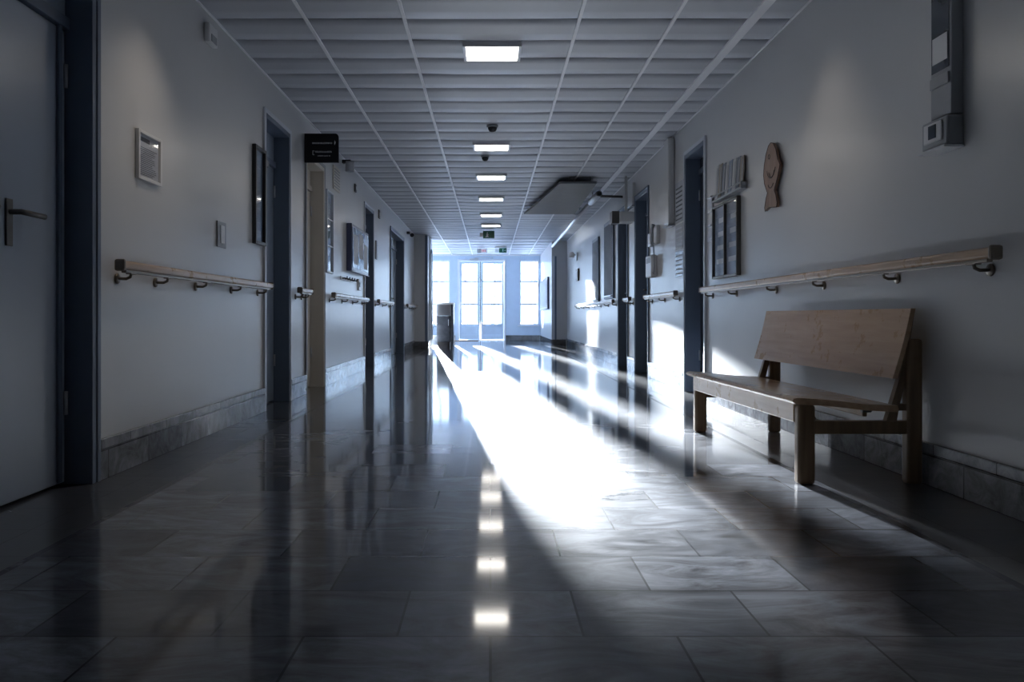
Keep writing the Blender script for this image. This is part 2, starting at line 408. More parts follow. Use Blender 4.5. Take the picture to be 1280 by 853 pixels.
# ------------------------------------------------------------------ side doors
def side_door(n, sd, u0, u1, zt, leafmat, label, leaf_top=None, handle_near=True, rec=0.11, jambmat='frame', framemat='frame', transom=True, hz=1.06, dbl=False, rim=None, split=None, lever=0.13):
    d = sempty('door_%d' % n, (sd.x, (u0 + u1) / 2, 0), label, 'door')
    lt = leaf_top or zt - 0.3
    jb = MB()
    # jambs and head line the recess and stand a little proud of the wall
    for a, b in ((u0 - 0.0, u0 + 0.035), (u1 - 0.035, u1)):
        wbox(jb, sd, a, b, 0, zt, 0.012, -rec - 0.045, 0.003)
    wbox(jb, sd, u0 + 0.035, u1 - 0.035, zt - 0.04, zt, 0.012, -rec - 0.045, 0.003)
    wbox(jb, sd, u0 + 0.035, u1 - 0.035, lt, lt + 0.05, -rec + 0.02, -rec - 0.045, 0.003)
    jb.build('door_frame', jambmat, d)
    ar = MB()
    for a, b in ((u0 - 0.03, u0 + 0.002), (u1 - 0.002, u1 + 0.03)):
        wbox(ar, sd, a, b, 0.0, zt + 0.03, 0.001, 0.018, 0.004)
    wbox(ar, sd, u0 + 0.002, u1 - 0.002, zt - 0.002, zt + 0.03, 0.001, 0.018, 0.004)
    ar.build('architrave', rim or framemat, d)
    tp = MB(); wbox(tp, sd, u0 + 0.035, u1 - 0.035, lt + 0.05, zt - 0.04, -rec, -rec - 0.03, 0.003)
    tp.build('transom_panel', leafmat if transom is True else transom, d)
    sp_ = split or (u0 + u1) / 2
    spans = [(u0 + 0.04, u1 - 0.04)] if not dbl else [(u0 + 0.04, sp_ - 0.002), (sp_ + 0.002, u1 - 0.04)]
    for i, (a, b) in enumerate(spans):
        lf = MB(); wbox(lf, sd, a, b, 0.012, lt - 0.006, -rec, -rec - 0.04, 0.004)
        leaf = lf.build('door_leaf', leafmat, d)
        hn = handle_near if not dbl else (i == 1)
        hu = a + 0.07 if hn else b - 0.07; dr = 1 if hn else -1
        h = MB(); wbox(h, sd, hu - 0.02, hu + 0.02, hz - 0.13, hz + 0.05, -rec, -rec + 0.008, 0.003)
        h.tube([sd.p(hu, hz, -rec + 0.004), sd.p(hu, hz, -rec + 0.05), sd.p(hu + dr * lever, hz, -rec + 0.05)], 0.011, 10)
        h.build('handle', 'darkmetal', leaf)
        hg = MB()
        hgu = b - 0.006 if hn else a + 0.006
        for z in (0.3, lt - 0.25): hg.tube([sd.p(hgu, z, -rec + 0.008), sd.p(hgu, z + 0.1, -rec + 0.008)], 0.009, 8)
        hg.build('hinge', 'steel', leaf)
    return d
d = side_door(2, LW, 2.30, 3.47, 2.36, 'leaf', 'wide blue-grey door in the blue frame nearest the viewer', 1.95, rec=0.105, hz=1.117, dbl=True, split=2.955, lever=0.16)
kb = MB(); wbox(kb, LW, 3.36, 3.385, 0.02, 1.95, -0.104, -0.09, 0.003); kb.build('door_stop', 'frame', d)
d = side_door(3, LW, 6.08, 6.83, 2.28, 'leaf2', 'slate blue door beside the dark framed picture', 1.98, rec=0.12, rim='trim')
pl = MB(); wbox(pl, LW, 6.3, 6.5, 1.93, 1.98, -0.12, -0.075, 0.006); pl.build('door_closer', 'grey', d)
side_door(4, LW, 7.44, 8.24, 2.25, 'beige', 'beige door in a beige frame below the black sign', 2.0, rec=0.125, jambmat='beige', framemat='grey')
side_door(5, LW, 10.90, 11.72, 2.26, 'leaf2', 'slate blue door past the wall display', 2.0, rec=0.11, transom='trim', rim='trim')
side_door(6, LW, 13.75, 15.80, 2.25, 'leaf2', 'double slate door just before the column', 2.0, rec=0.14, dbl=True)
side_door(7, RW, 6.99, 7.70, 2.27, 'navy', 'dark navy door just behind the bench', 2.08, rec=0.13, rim='trim')
side_door(8, RW, 9.50, 10.33, 2.25, 'leaf2', 'slate door past the wall telephone', 2.0, rec=0.13, handle_near=False)
side_door(9, RW, 10.93, 11.70, 2.24, 'leaf2', 'slate door under the white junction box, beyond the telephone', 2.0, rec=0.13, handle_near=False)

# ------------------------------------------------------------------ baseboards
def baseboards(sd, doors, y0, y1, name):
    b = MB(); cp = MB(); y = y0
    for a, e in [(d[0] - 0.03, d[1] + 0.03) for d in doors] + [(y1, None)]:
        wbox(b, sd, y, a, 0.0, 0.135, 0.001, 0.016, 0.002); wbox(cp, sd, y, a, 0.137, 0.182, 0.001, 0.02, 0.004); y = e
    o = struct(b.build(name, 'base'), 'grey marble baseboard', 'baseboard')
    cp.build('baseboard_cap', 'cap', o)
baseboards(LW, DOORS_L, YB, YC, 'baseboard_left'); bpy.data.objects['baseboard_left']['label'] = 'grey marble baseboard with pale cap under the wall of the black sign'
baseboards(RW, DOORS_R, YB, YBLK, 'baseboard_right'); bpy.data.objects['baseboard_right']['label'] = 'grey marble baseboard behind the bench'
b = MB()
b.box((XL, YC - 0.016, 0), (-1.41, YC - 0.001, 0.16), 0.003).box((-1.419, YC - 0.016, 0), (-1.40, 18.55, 0.16), 0.003)
b.box((XBLK - 0.016, YBLK - 0.016, 0), (XR - 0.03, YBLK - 0.001, 0.16), 0.003).box((XBLK - 0.016, YBLK, 0), (XBLK - 0.001, YE, 0.16), 0.003)
b.box((0.43, YE - 0.016, 0), (XBLK - 0.02, YE - 0.001, 0.16), 0.003).box((XLOB, YE - 0.016, 0), (-1.06, YE - 0.001, 0.16), 0.003)
struct(b.build('baseboard_end', 'border'), 'dark baseboard around the column, the block and the end wall', 'baseboard')

# ------------------------------------------------------------------ ceiling
CX = [XL, -1.148, -0.535, 0.553, 1.143, XR]
ROW, PH = 0.3774, 4.977
k0 = math.floor((YB - PH) / ROW)
cl = MB()
def bowed(x0, x1, y0, y1, sag, tx, ty):
    nx = 6 if x1 - x0 > 0.8 else 3; ny = 3
    g = []
    for i in range(nx + 1):
        col = []
        for j in range(ny + 1):
            u, v = i / nx, j / ny
            z = H - sag * (1 - (2 * u - 1) ** 2) * 0.5 * (1.3 * v) + tx * (u - 0.5) + ty * (v - 0.5) + 0.004
            col.append(cl.bm.verts.new((x0 + (x1 - x0) * u, y0 + (y1 - y0) * v, z)))
        g.append(col)
    for i in range(nx):
        for j in range(ny):
            fc = cl.bm.faces.new((g[i][j], g[i][j + 1], g[i + 1][j + 1], g[i + 1][j])); fc.material_index = cl.mi; fc.smooth = True
    # rim of the tile
    for i in range(nx):
        for j in (0, ny):
            a, b_ = g[i][j], g[i + 1][j]
            fc = cl.bm.faces.new((a, b_, cl.bm.verts.new(b_.co + Vector((0, 0, 0.02))), cl.bm.verts.new(a.co + Vector((0, 0, 0.02))))); fc.material_index = cl.mi
cl.use('tile')
y = PH + k0 * ROW
rows = []
while y < 18.6:
    rows.append(y)
    for a, b_ in zip(CX, CX[1:]):
        wide = b_ - a > 0.8
        bowed(a + 0.003, b_ - 0.003, y + 0.004, y + ROW - 0.004, random.uniform(0.0, 0.014) if wide else random.uniform(0, 0.004),
              random.uniform(-0.003, 0.003), random.uniform(-0.006, 0.006) if wide else random.uniform(-0.0025, 0.0025))
    y += ROW
while y < YE:
    for a, b_ in zip([XLOB, -3.9, -2.8] + CX, [-3.9, -2.8] + CX):
        bowed(a + 0.003, b_ - 0.003, y + 0.004, min(y + 2 * ROW, YE) - 0.004, 0.002, random.uniform(-0.002, 0.002), random.uniform(-0.002, 0.002))
    y += 2 * ROW
cl.use('gap').box((XLOB - 0.2, YB, H + 0.03), (XR + 0.2, YE + 0.2, H + 0.12))
cobj = struct(cl.build('ceiling'), 'suspended ceiling of wavy pale grey panels', 'ceiling')
g = MB()
for x in CX[1:-1]: g.box((x - 0.011, YB, H - 0.006), (x + 0.011, YE - 0.01, H + 0.012), 0.002)
g.build('ceiling_runner', 'grid', cobj)
g = MB(); g.box((XL, YB, H - 0.004), (XL + 0.012, YC, H + 0.01)).box((XR - 0.012, YB, H - 0.004), (XR, YBLK, H + 0.01)).box((XLOB, YE - 0.03, H - 0.03), (XBLK, YE - 0.001, H + 0.01))
g.use('grid')
g.box((1.60, YB, H - 0.007), (1.665, YBLK, H + 0.005), 0.002)
struct(g.build('trim_3'), 'pale edge strip where the ceiling meets the walls', 'trim')

# ------------------------------------------------------------------ ceiling lights
def light_panel(Y, label, w=0.40, d=0.33, x=0.012, lampmat='lamp'):
    t = thing('ceiling_light', label, 'light', (x, Y, H), 'square ceiling lights down the corridor')
    z = H - 0.016
    fm = MB()
    fm.box((x - w / 2, Y - d / 2, z - 0.012), (x - w / 2 + 0.022, Y + d / 2, H + 0.004), 0.003).box((x + w / 2 - 0.022, Y - d / 2, z - 0.012), (x + w / 2, Y + d / 2, H + 0.004), 0.003)
    fm.box((x - w / 2 + 0.022, Y - d / 2, z - 0.012), (x + w / 2 - 0.022, Y - d / 2 + 0.018, H + 0.004), 0.003).box((x - w / 2 + 0.022, Y + d / 2 - 0.018, z - 0.012), (x + w / 2 - 0.022, Y + d / 2, H + 0.004), 0.003)
    fm.build('light_frame', 'grid', t)
    MB().box((x - w / 2 + 0.022, Y - d / 2 + 0.018, z - 0.004), (x + w / 2 - 0.022, Y + d / 2 - 0.018, z + 0.008)).build('diffuser', lampmat, t)
    return t
LY = [5.555, 8.65, 10.52, 12.48, 14.45, 16.1]
ORD = ['largest glowing ceiling light, nearest of the row', 'second glowing ceiling light along the row, between two smoke detectors', 'third glowing ceiling light along the row',
       'fourth glowing ceiling light along the row', 'fifth glowing ceiling light along the row', 'last glowing ceiling light, just before the green exit sign']
for Y, l in zip(LY, ORD): light_panel(Y, l)
def detector(x, Y, label, r=0.05):
    t = thing('smoke_detector', label, 'smoke detector', (x, Y, H), 'dark ceiling detectors')
    MB().lathe([(r * 1.15, 0.004), (r * 1.15, -0.014), (r * 0.95, -0.018)], (x, Y, H)).build('base', 'grey', t)
    MB().lathe([(r * 0.9, -0.018), (r * 0.85, -0.035), (r * 0.6, -0.055), (r * 0.2, -0.062)], (x, Y, H)).build('sensor_head', 'black', t)
detector(0.02, 7.75, 'dark round smoke detector before the second ceiling light')
detector(-0.06, 9.2, 'dark round smoke detector just past the second ceiling light', 0.045)

# two recessed spot lamps over the near part of the corridor (above the frame)
def spot_lamp(x, y, label, tgt, power, cone, blend=1.0):
    t = thing('downlight', label, 'light', (x, y, H))
    MB().lathe([(0.055, 0.002), (0.055, -0.012), (0.045, -0.014), (0.040, -0.004)], (x, y, H)).build('trim_ring', 'grid', t)
    ld = bpy.data.lights.new('downlight_bulb', 'SPOT'); ld.energy = power; ld.spot_size = cone; ld.spot_blend = blend; ld.color = (1.0, 0.86, 0.70); ld.shadow_soft_size = 0.1
    lo = bpy.data.objects.new('downlight_bulb', ld); COL.objects.link(lo); lo.location = (x, y, H - 0.03)
    lo.rotation_euler = (Vector(tgt) - Vector(lo.location)).to_track_quat('-Z', 'Y').to_euler()
spot_lamp(-1.15, 3.95, 'small recessed downlight washing the wall with the framed notice', (XL, 3.95, 1.1), 15, math.radians(76))
spot_lamp(1.28, 4.42, 'small recessed downlight washing the wall above the bench', (XR - 0.02, 4.42, 1.4), 9, math.radians(72))

# exit and warning signs
def hang_sign(x, Y, z, w, h, face, label, figure, hang):
    t = thing('exit_sign' if face == 'green' else 'hanging_sign', label, 'sign', (x, Y, z))
    MB().box((x - w / 2, Y - 0.02, z), (x + w / 2, Y + 0.02, z + h), 0.004).build('sign_box', face, t)
    for q in (-w * 0.35, w * 0.35): MB().tube([(x + q, Y, z + h - 0.002), (x + q, Y, H)], 0.005, 6).build('hanger', 'grid', t)
    fg = MB()
    def q(a, b, c_, d_): fg.box((x - w / 2 + a * w, Y - 0.023, z + b * h), (x - w / 2 + c_ * w, Y - 0.0195, z + d_ * h))
    if figure == 'run':
        q(0.30, 0.20, 0.42, 0.62); q(0.33, 0.66, 0.41, 0.80)
        q(0.22, 0.14, 0.32, 0.24); q(0.40, 0.14, 0.46, 0.32); q(0.42, 0.48, 0.50, 0.54)
    elif figure == 'arrow':
        q(0.46, 0.25, 0.56, 0.65); q(0.47, 0.68, 0.55, 0.8); fg.build('pictogram', 'whiteink', t); fg = MB(); q(0.70, 0.44, 0.88, 0.54); q(0.82, 0.32, 0.86, 0.66)
    else:
        q(0.42, 0.1, 0.96, 0.9)
    m = fg.build('pictogram', 'whiteink', t)
    if figure == 'red':
        rg = MB()
        for a in (0.5, 0.64, 0.78): rg.box((x - w / 2 + a * w, Y - 0.026, z + 0.3 * h), (x - w / 2 + (a + 0.07) * w, Y - 0.0225, z + 0.72 * h))
        rg.build('red_mark', 'red', t)
    return t
t = hang_sign(-0.035, 17.0, 2.385, 0.24, 0.155, 'green', 'dark green running-man exit sign hanging after the last ceiling light', 'run', 1)
MB().box((-0.225, 16.99, 2.42), (-0.157, 17.01, 2.50), 0.004).build('side_lamp', 'white', t)
t = hang_sign(0.33, 21.2, 2.415, 0.20, 0.12, 'green', 'small dark green exit sign with arrow hanging in the lobby', 'arrow', 1)
MB().box((0.12, 21.19, 2.545), (0.43, 21.25, 2.567), 0.003).build('bracket', 'white', t)
MB().box((0.13, 21.19, 2.42), (0.228, 21.21, 2.50), 0.003).build('side_panel', 'trim', t)
hang_sign(-0.225, 21.4, 2.42, 0.27, 0.12, 'grey', 'small grey sign with a red and white panel hanging in the lobby', 'red', 1)

# black hanging sign on the left
sy = 7.38; k = sy / 1000
sx0, sx1 = XL + 0.004, (423 - 613) * k; sz0, sz1 = CAMZ + (396 - 203) * k, CAMZ + (396 - 167) * k
t = thing('projecting_sign', 'black rectangular sign with faint white lettering projecting from the wall', 'sign', (XL, sy, sz0))
sb = MB()
r_ = 0.03; pts = [(sx0, sy, sz0), (sx1, sy, sz0)] + [(sx1 - r_ + r_ * math.cos(a), sy, sz1 - r_ + r_ * math.sin(a)) for a in [i * PI / 12 for i in range(7)]] + [(sx0, sy, sz1)]
sb.prism(pts, (0, 0.03, 0)); sb.build('sign_panel', 'blacksign', t)
def glyphs(mb, x0, x1, z, hh, y, seed, gapw=0.3):
    rr = random.Random(seed); x = x0
    while x < x1:
        w_ = hh * rr.uniform(0.45, 0.8)
        if seed > 1 and rr.random() < 0.12: x += w_; continue
        typ = rr.randint(0, 3); st = hh * 0.2
        B = lambda a, b, c_, d_: mb.box((x + a * w_, y - 0.002, z + b * hh), (x + c_ * w_, y + 0.001, z + d_ * hh))
        B(0, 0, st / w_, 1)
        if typ in (0, 1): B(0, 1 - 0.2, 1, 1)
        if typ in (1, 2): B(0, 0, 1, 0.2)
        if typ in (0, 3): B(1 - st / w_, 0, 1, 1)
        if typ == 2: B(0, 0.4, 0.8, 0.6)
        x += w_ + hh * gapw
lt = MB()
X = lambda px: (px - 613) * k
Z = lambda py: CAMZ + (396 - py) * k
glyphs(lt, X(390.5), X(415), Z(180), 0.014, sy, 1); lt.build('lettering', 'whiteink', t); lt = MB()
glyphs(lt, X(394), X(414), Z(190.8), 0.014, sy, 2); lt.build('lettering', 'whiteink', t); lt = MB()
glyphs(lt, X(397), X(413), Z(195.5), 0.008, sy, 3); lt.build('lettering', 'whiteink', t); lt = MB()
lt.prism([(X(418.2), sy - 0.002, Z(181.5)), (X(419.6), sy - 0.002, Z(178.5)), (X(418.6), sy - 0.002, Z(175.5)), (X(417.8), sy - 0.002, Z(178.5))], (0, 0.003, 0)); lt.build('arrow', 'whiteink', t); lt = MB()
lt.box((X(390.8), sy - 0.002, Z(193.5)), (X(391.4), sy + 0.001, Z(188.5))).box((X(390.8), sy - 0.002, Z(189)), (X(393), sy + 0.001, Z(188.4))).box((X(390.8), sy - 0.002, Z(193.8)), (X(393), sy + 0.001, Z(193.2)))
lt.build('bracket_mark', 'whiteink', t)

# ------------------------------------------------------------------ handrails
def handrail(sd, u0, u1, label, brackets=None, z=0.93):
    t = thing('handrail', label, 'handrail', sd.p((u0 + u1) / 2, z, 0), 'wooden wall handrails')
    rl = MB(); wbox(rl, sd, u0, u1, z, z + 0.042, 0.05, 0.088, 0.012, seg=3); rl.build('rail', 'rail', t)
    us = MB(); wbox(us, sd, u0 + 0.04, u1 - 0.04, z - 0.012, z + 0.002, 0.058, 0.080, 0.003); us.build('rail_underside', 'bronze', t)
    for e in (u0, u1):
        s_ = 1 if e == u0 else -1
        cp = MB(); wbox(cp, sd, e - s_ * 0.001, e + s_ * 0.022, z - 0.006, z + 0.048, 0.044, 0.092, 0.010); 
        cp.build('end_cap', 'bronze', t)
    if brackets is None:
        n = max(2, int((u1 - u0) / 0.75) + 1)
        brackets = [u0 + 0.12 + (u1 - u0 - 0.24) * i / (n - 1) for i in range(n)]
    for b_ in brackets:
        bk = MB(); bk.lathe([(0.024, 0.001 * sd.k), (0.024, 0.008 * sd.k), (0.008, 0.010 * sd.k)], sd.p(b_, z - 0.035, 0), 12, 'x')
        bk.tube([sd.p(b_, z - 0.035, 0.006), sd.p(b_, z - 0.036, 0.045), sd.p(b_, z - 0.028, 0.064), sd.p(b_, z - 0.008, 0.069)], 0.007, 8)
        wbox(bk, sd, b_ - 0.03, b_ + 0.03, z - 0.016, z - 0.010, 0.056, 0.082, 0.002)
        bk.build('bracket', 'bronze', t)
handrail(LW, 3.56, 6.02, 'wooden handrail below the framed notice and light switch', [3.68, 4.10, 4.66, 5.30, 5.9])
handrail(LW, 6.93, 7.39, 'very short wooden handrail between the slate door and the beige door')
handrail(LW, 8.42, 10.82, 'wooden handrail under the wall display and hook row')
handrail(LW, 11.82, 13.66, 'wooden handrail between the slate doors past the wall display')
handrail(LW, 15.9, 17.9, 'far wooden handrail running up to the column')
handrail(RW, 2.86, 6.88, 'long wooden handrail on the wall above the bench', [3.0, 3.69, 4.5, 5.25, 6.1, 6.75])
handrail(RW, 7.82, 9.40, 'wooden handrail below the wall telephone')
handrail(RW, 10.40, 10.86, 'very short handrail squeezed between two slate doors')
handrail(RW, 11.80, 17.0, 'far sunlit handrail below the dark notice boards')

# ------------------------------------------------------------------ left wall fittings
def framed(sd, u0, u1, v0, v1, name, label, cat, fmat='trim', inner='paper', fw=0.016, dep=0.02, glass=False, lines=0):
    t = thing(name, label, cat, sd.p((u0 + u1) / 2, v0, 0))
    fm = MB()
    wbox(fm, sd, u0, u0 + fw, v0, v1, 0.001, dep, 0.003); wbox(fm, sd, u1 - fw, u1, v0, v1, 0.001, dep, 0.003)
    wbox(fm, sd, u0 + fw, u1 - fw, v0, v0 + fw, 0.001, dep, 0.003); wbox(fm, sd, u0 + fw, u1 - fw, v1 - fw, v1, 0.001, dep, 0.003)
    fm.build('frame', fmat, t)
    pm = MB(); wbox(pm, sd, u0 + fw, u1 - fw, v0 + fw, v1 - fw, 0.001, 0.006); pm.build('sheet', inner, t)
    if lines:
        ln = MB(); rr = random.Random(len(label))
        hh = (v1 - v0 - 2 * fw)
        for i in range(lines):
            z = v0 + fw + hh * (0.06 + 0.68 * i / lines)
            wbox(ln, sd, u0 + fw + 0.02, u1 - fw - 0.02 - rr.uniform(0, 0.06), z, z + hh * 0.012, 0.006, 0.0072)
        wbox(ln, sd, u0 + fw + 0.03, u0 + (u1 - u0) * 0.55, v1 - fw - hh * 0.16, v1 - fw - hh * 0.06, 0.006, 0.0072)
        ln.build('printed_lines', 'ink', t)
    if glass:
        gm = MB(); wbox(gm, sd, u0 + fw, u1 - fw, v0 + fw, v1 - fw, 0.010, 0.012); gm.build('glazing', 'glass', t)
    return t
framed(LW, 3.872, 4.145, 1.392, 1.635, 'framed_notice', 'square framed notice of printed lines on the wall by the nearest blue door', 'notice', 'white', 'paper', 0.017, 0.02, True, 15)
framed(LW, 5.77, 6.04, 1.25, 1.97, 'framed_picture', 'tall black-framed glazed picture beside the slate blue door', 'picture', 'black', 'screen', 0.025, 0.03, True)
t = thing('light_switch', 'pale light switch plate between the notice and the black-framed picture', 'switch', LW.p(5.1, 1.16, 0))
q = MB(); wbox(q, LW, 5.02, 5.18, 1.16, 1.325, 0.001, 0.010, 0.003); q.build('plate', 'grey', t)
q = MB(); wbox(q, LW, 5.065, 5.135, 1.185, 1.30, 0.010, 0.016, 0.003); q.build('rocker', 'white', t)
t = thing('motion_sensor', 'small white box high on the wall under the ceiling edge', 'sensor', LW.p(4.87, 2.38, 0))
q = MB(); wbox(q, LW, 4.80, 4.95, 2.375, 2.49, 0.001, 0.035, 0.008); q.build('wall_mounted_housing', 'white', t)
q = MB(); wbox(q, LW, 4.83, 4.92, 2.385, 2.43, 0.035, 0.040, 0.002); q.build('lens', 'grey', t)

# glazed notice case beside the beige door
t = framed(LW, 8.30, 8.64, 1.18, 2.05, 'notice_case', 'narrow glazed notice case with bluish sheets right beside the beige door', 'notice board', 'trim', 'poster', 0.02, 0.03, True)
for z in (1.46, 1.74):
    q = MB(); wbox(q, LW, 8.32, 8.62, z, z + 0.012, 0.006, 0.026); q.build('divider', 'trim', t)
t = thing('wall_vent', 'pale ventilation grille near the ceiling behind the black sign', 'vent', LW.p(8.9, 2.1, 0))
q = MB(); wbox(q, LW, 8.72, 9.08, 2.12, 2.38, 0.001, 0.014, 0.003); q.build('grille_plate', 'beige', t)
q = MB()
for i in range(7): wbox(q, LW, 8.75, 9.05, 2.145 + i * 0.032, 2.158 + i * 0.032, 0.014, 0.018)
q.build('slats', 'grey', t)
t = thing('wall_lantern', 'dark cylindrical wall lantern behind the black sign', 'lamp', LW.p(9.3, 2.4, 0))
q = MB(); wbox(q, LW, 9.26, 9.34, 2.50, 2.54, 0.001, 0.10, 0.003); q.build('arm', 'black', t)
q = MB(); q.lathe([(0.045, 2.405), (0.052, 2.41), (0.052, 2.495), (0.058, 2.50), (0.058, 2.52)], (XL + 0.085, 9.3, 0), 20); q.build('lamp_shade', 'grey', t)
for (u, v, hh, ww, mt, lb, nm, ct) in ((10.1, 2.30, 0.10, 0.09, 'darkmetal', 'small dark upright plate high on the wall above the display', 'wall_plate', 'plate'),
                                   (12.25, 2.23, 0.13, 0.12, 'darkmetal', 'small dark sensor box above the slate door past the display', 'wall_sensor', 'sensor'),
                                   (11.95, 1.58, 0.28, 0.12, 'grey', 'grey room sign plate beside the slate door past the display', 'room_sign', 'sign'),
                                   (10.35, 1.06, 0.15, 0.16, 'white', 'pale socket plate under the wall display', 'wall_socket', 'socket')):
    t = thing(nm, lb, ct, LW.p(u, v, 0))
    q = MB(); wbox(q, LW, u, u + ww, v, v + hh, 0.001, 0.018, 0.004); q.build('cover_plate', mt, t)
    q = MB(); wbox(q, LW, u + ww * 0.3, u + ww * 0.7, v + hh * 0.3, v + hh * 0.7, 0.018, 0.024, 0.002); q.build('insert', 'white' if mt != 'white' else 'grey', t)
# wall display
t = thing('wall_display', 'navy framed glazed display case reflecting the daylight', 'display', LW.p(10.2, 1.28, 0))
q = MB(); wbox(q, LW, 9.55, 10.85, 1.27, 1.84, 0.001, 0.065, 0.006); q.build('case', 'navyframe', t)
q = MB(); wbox(q, LW, 9.59, 10.81, 1.31, 1.80, 0.065, 0.071, 0.001); q.build('glazing', 'screen', t)
q = MB(); wbox(q, LW, 9.56, 10.84, 1.262, 1.272, 0.066, 0.078, 0.002); q.build('bottom_ledge', 'trim', t)
q = MB()
for a, b_, c_, d_ in ((9.66, 9.98, 1.36, 1.72), (10.05, 10.35, 1.45, 1.76), (10.42, 10.74, 1.34, 1.66)): wbox(q, LW, a, b_, c_, d_, 0.0711, 0.0722)
q.build('sheets', 'paper', t)
# hook row
t = thing('hook_rail', 'row of small coat hooks on the wall under the display', 'hook rail', LW.p(9.6, 1.15, 0))
q = MB(); wbox(q, LW, 9.15, 10.0, 1.145, 1.185, 0.001, 0.012, 0.003); q.build('back_board', 'trim', t)
for i in range(5):
    u = 9.23 + i * 0.17
    q = MB(); q.tube([LW.p(u, 1.165, 0.01), LW.p(u, 1.165, 0.05), LW.p(u, 1.155, 0.062), LW.p(u, 1.185, 0.07)], 0.008, 8); q.build('hook', 'black', t)
t = thing('security_camera', 'small black camera high on the wall before the column', 'camera', LW.p(16.5, 2.38, 0))
q = MB(); wbox(q, LW, 16.42, 16.54, 2.42, 2.47, 0.001, 0.06, 0.004); q.build('mount', 'black', t)
q = MB(); q.tube([LW.p(16.6, 2.41, 0.09), LW.p(16.36, 2.39, 0.12)], 0.04, 14); q.build('camera_body', 'black', t)

# dark cabinet by the column
cx0, cx1, cy0, cy1 = -1.31, -0.90, 19.45, 20.0
t = thing('cabinet', 'dark cabinet with a pale worktop standing by the column in the lobby', 'cabinet', ((cx0 + cx1) / 2, 19.7, 0))
MB().box((cx0, cy0 + 0.02, 0.10), (cx1 - 0.07, cy1, 0.74), 0.006).build('lower_body', 'cabdark', t)
MB().box((cx0, cy0 + 0.03, 0.742), (cx1 - 0.07, cy1, 1.02), 0.006).build('upper_panel', 'steel', t)
MB().box((cx1 - 0.068, cy0, 0.0), (cx1, cy1, 1.02), 0.006).build('side_panel', 'cabdark', t)
MB().box((cx0 - 0.02, cy0 - 0.02, 1.022), (cx1 + 0.012, cy1 + 0.02, 1.062), 0.006).build('worktop', 'white', t)
MB().box((cx0 + 0.02, cy0 + 0.06, 0.0), (cx1 - 0.09, cy1 - 0.02, 0.10)).build('plinth', 'black', t)
dl = MB().box((cx0 + 0.015, cy0 + 0.004, 0.12), (cx1 - 0.085, cy0 + 0.018, 0.725), 0.004).build('cabinet_door', 'cabdark', t)
MB().tube([(cx1 - 0.12, cy0 - 0.01, 0.5), (cx1 - 0.12, cy0 - 0.01, 0.65)], 0.007, 8).build('handle', 'steel', dl)

# ------------------------------------------------------------------ right wall fittings
# fish plaque
FX = lambda px, y_: (0, 0, 0)
def fish():
    t = thing('fish_plaque', 'brown wooden fish plaque hanging nose-up on the wall above the bench', 'wall ornament', RW.p(5.27, 1.43, 0))
    half = [(0.0, 1.0), (0.30, 0.97), (0.62, 0.86), (0.85, 0.70), (0.92, 0.56), (0.80, 0.42), (0.50, 0.30), (0.42, 0.265), (0.60, 0.19), (0.78, 0.06), (0.72, 0.0)]
    def outline(s, w):
        pr = [(half_u * s, v) for half_u, v in half]
        pl = [(-a, v) for a, v in pr[1:]][::-1]
        pl = [(-s * 1.12, 0.60) if abs(v - 0.56) < 1e-6 else (a, v) for a, v in pl]
        full = pr + [(0.25 * s, 0.035), (-0.2 * s, 0.02)] + pl
        return [RW.p(5.285 + a * 0.15, 1.43 + v * 0.44, w) for a, v in full]
    MB().prism(outline(1.0, 0.012), (-0.016, 0, 0)).build('fish_body', 'fish', t)
    ln = MB()
    def arc(c0, c1, r0, a0, a1):
        ln.tube([RW.p(5.285 + (c0 + r0 * math.cos(a)) * 0.15, 1.43 + (c1 + r0 * 0.35 * math.sin(a)) * 0.44, 0.0285) for a in [a0 + (a1 - a0) * i / 8 for i in range(9)]], 0.003, 6)
    arc(-0.05, 0.66, 0.55, PI * 1.1, PI * 1.9); arc(-0.1, 0.60, 0.35, PI * 1.1, PI * 1.9); arc(0.2, 0.80, 0.10, 0, 2 * PI); arc(0, 0.46, 0.4, PI * 1.2, PI * 1.8)
    ln.build('carved_lines', 'fishdark', t)
    ed = outline(1.0, 0.0275)
    MB().tube(ed + [ed[0]], 0.003, 6).build('dark_edge', 'fishdark', t)
    pg = MB(); pg.tube([RW.p(5.285, 1.72, 0.0), RW.p(5.285, 1.72, 0.0118)], 0.02, 10); pg.build('wall_mount', 'darkmetal', t)
fish()
# leaflets in a wall rack
t = thing('leaflet_rack', 'shallow wall rack holding a row of leaflets above the double picture frame', 'rack', RW.p(6.2, 1.66, 0))
q = MB(); wbox(q, RW, 5.85, 6.62, 1.66, 1.675, 0.001, 0.05, 0.002); q.build('ledge', 'grey', t)
q = MB(); wbox(q, RW, 5.85, 6.62, 1.70, 1.712, 0.046, 0.05, 0.001); wbox(q, RW, 5.85, 5.856, 1.675, 1.712, 0.001, 0.05); wbox(q, RW, 6.614, 6.62, 1.675, 1.712, 0.001, 0.05); q.build('front_bar', 'grey', t)
lm = [mat('leaflet_%s' % n, c_, 0.5, var=0.12, vscale=(5, 9, 9)) for n, c_ in (('white', (0.50, 0.50, 0.50)), ('sand', (0.30, 0.26, 0.21)), ('slate', (0.16, 0.18, 0.22)), ('blue', (0.26, 0.30, 0.38)))]
pos = ['first', 'second', 'third', 'fourth', 'fifth', 'sixth', 'seventh', 'eighth']
cn = ['white', 'sand', 'slate', 'white', 'blue', 'white', 'slate', 'sand']; ci = [0, 1, 2, 0, 3, 0, 2, 1]
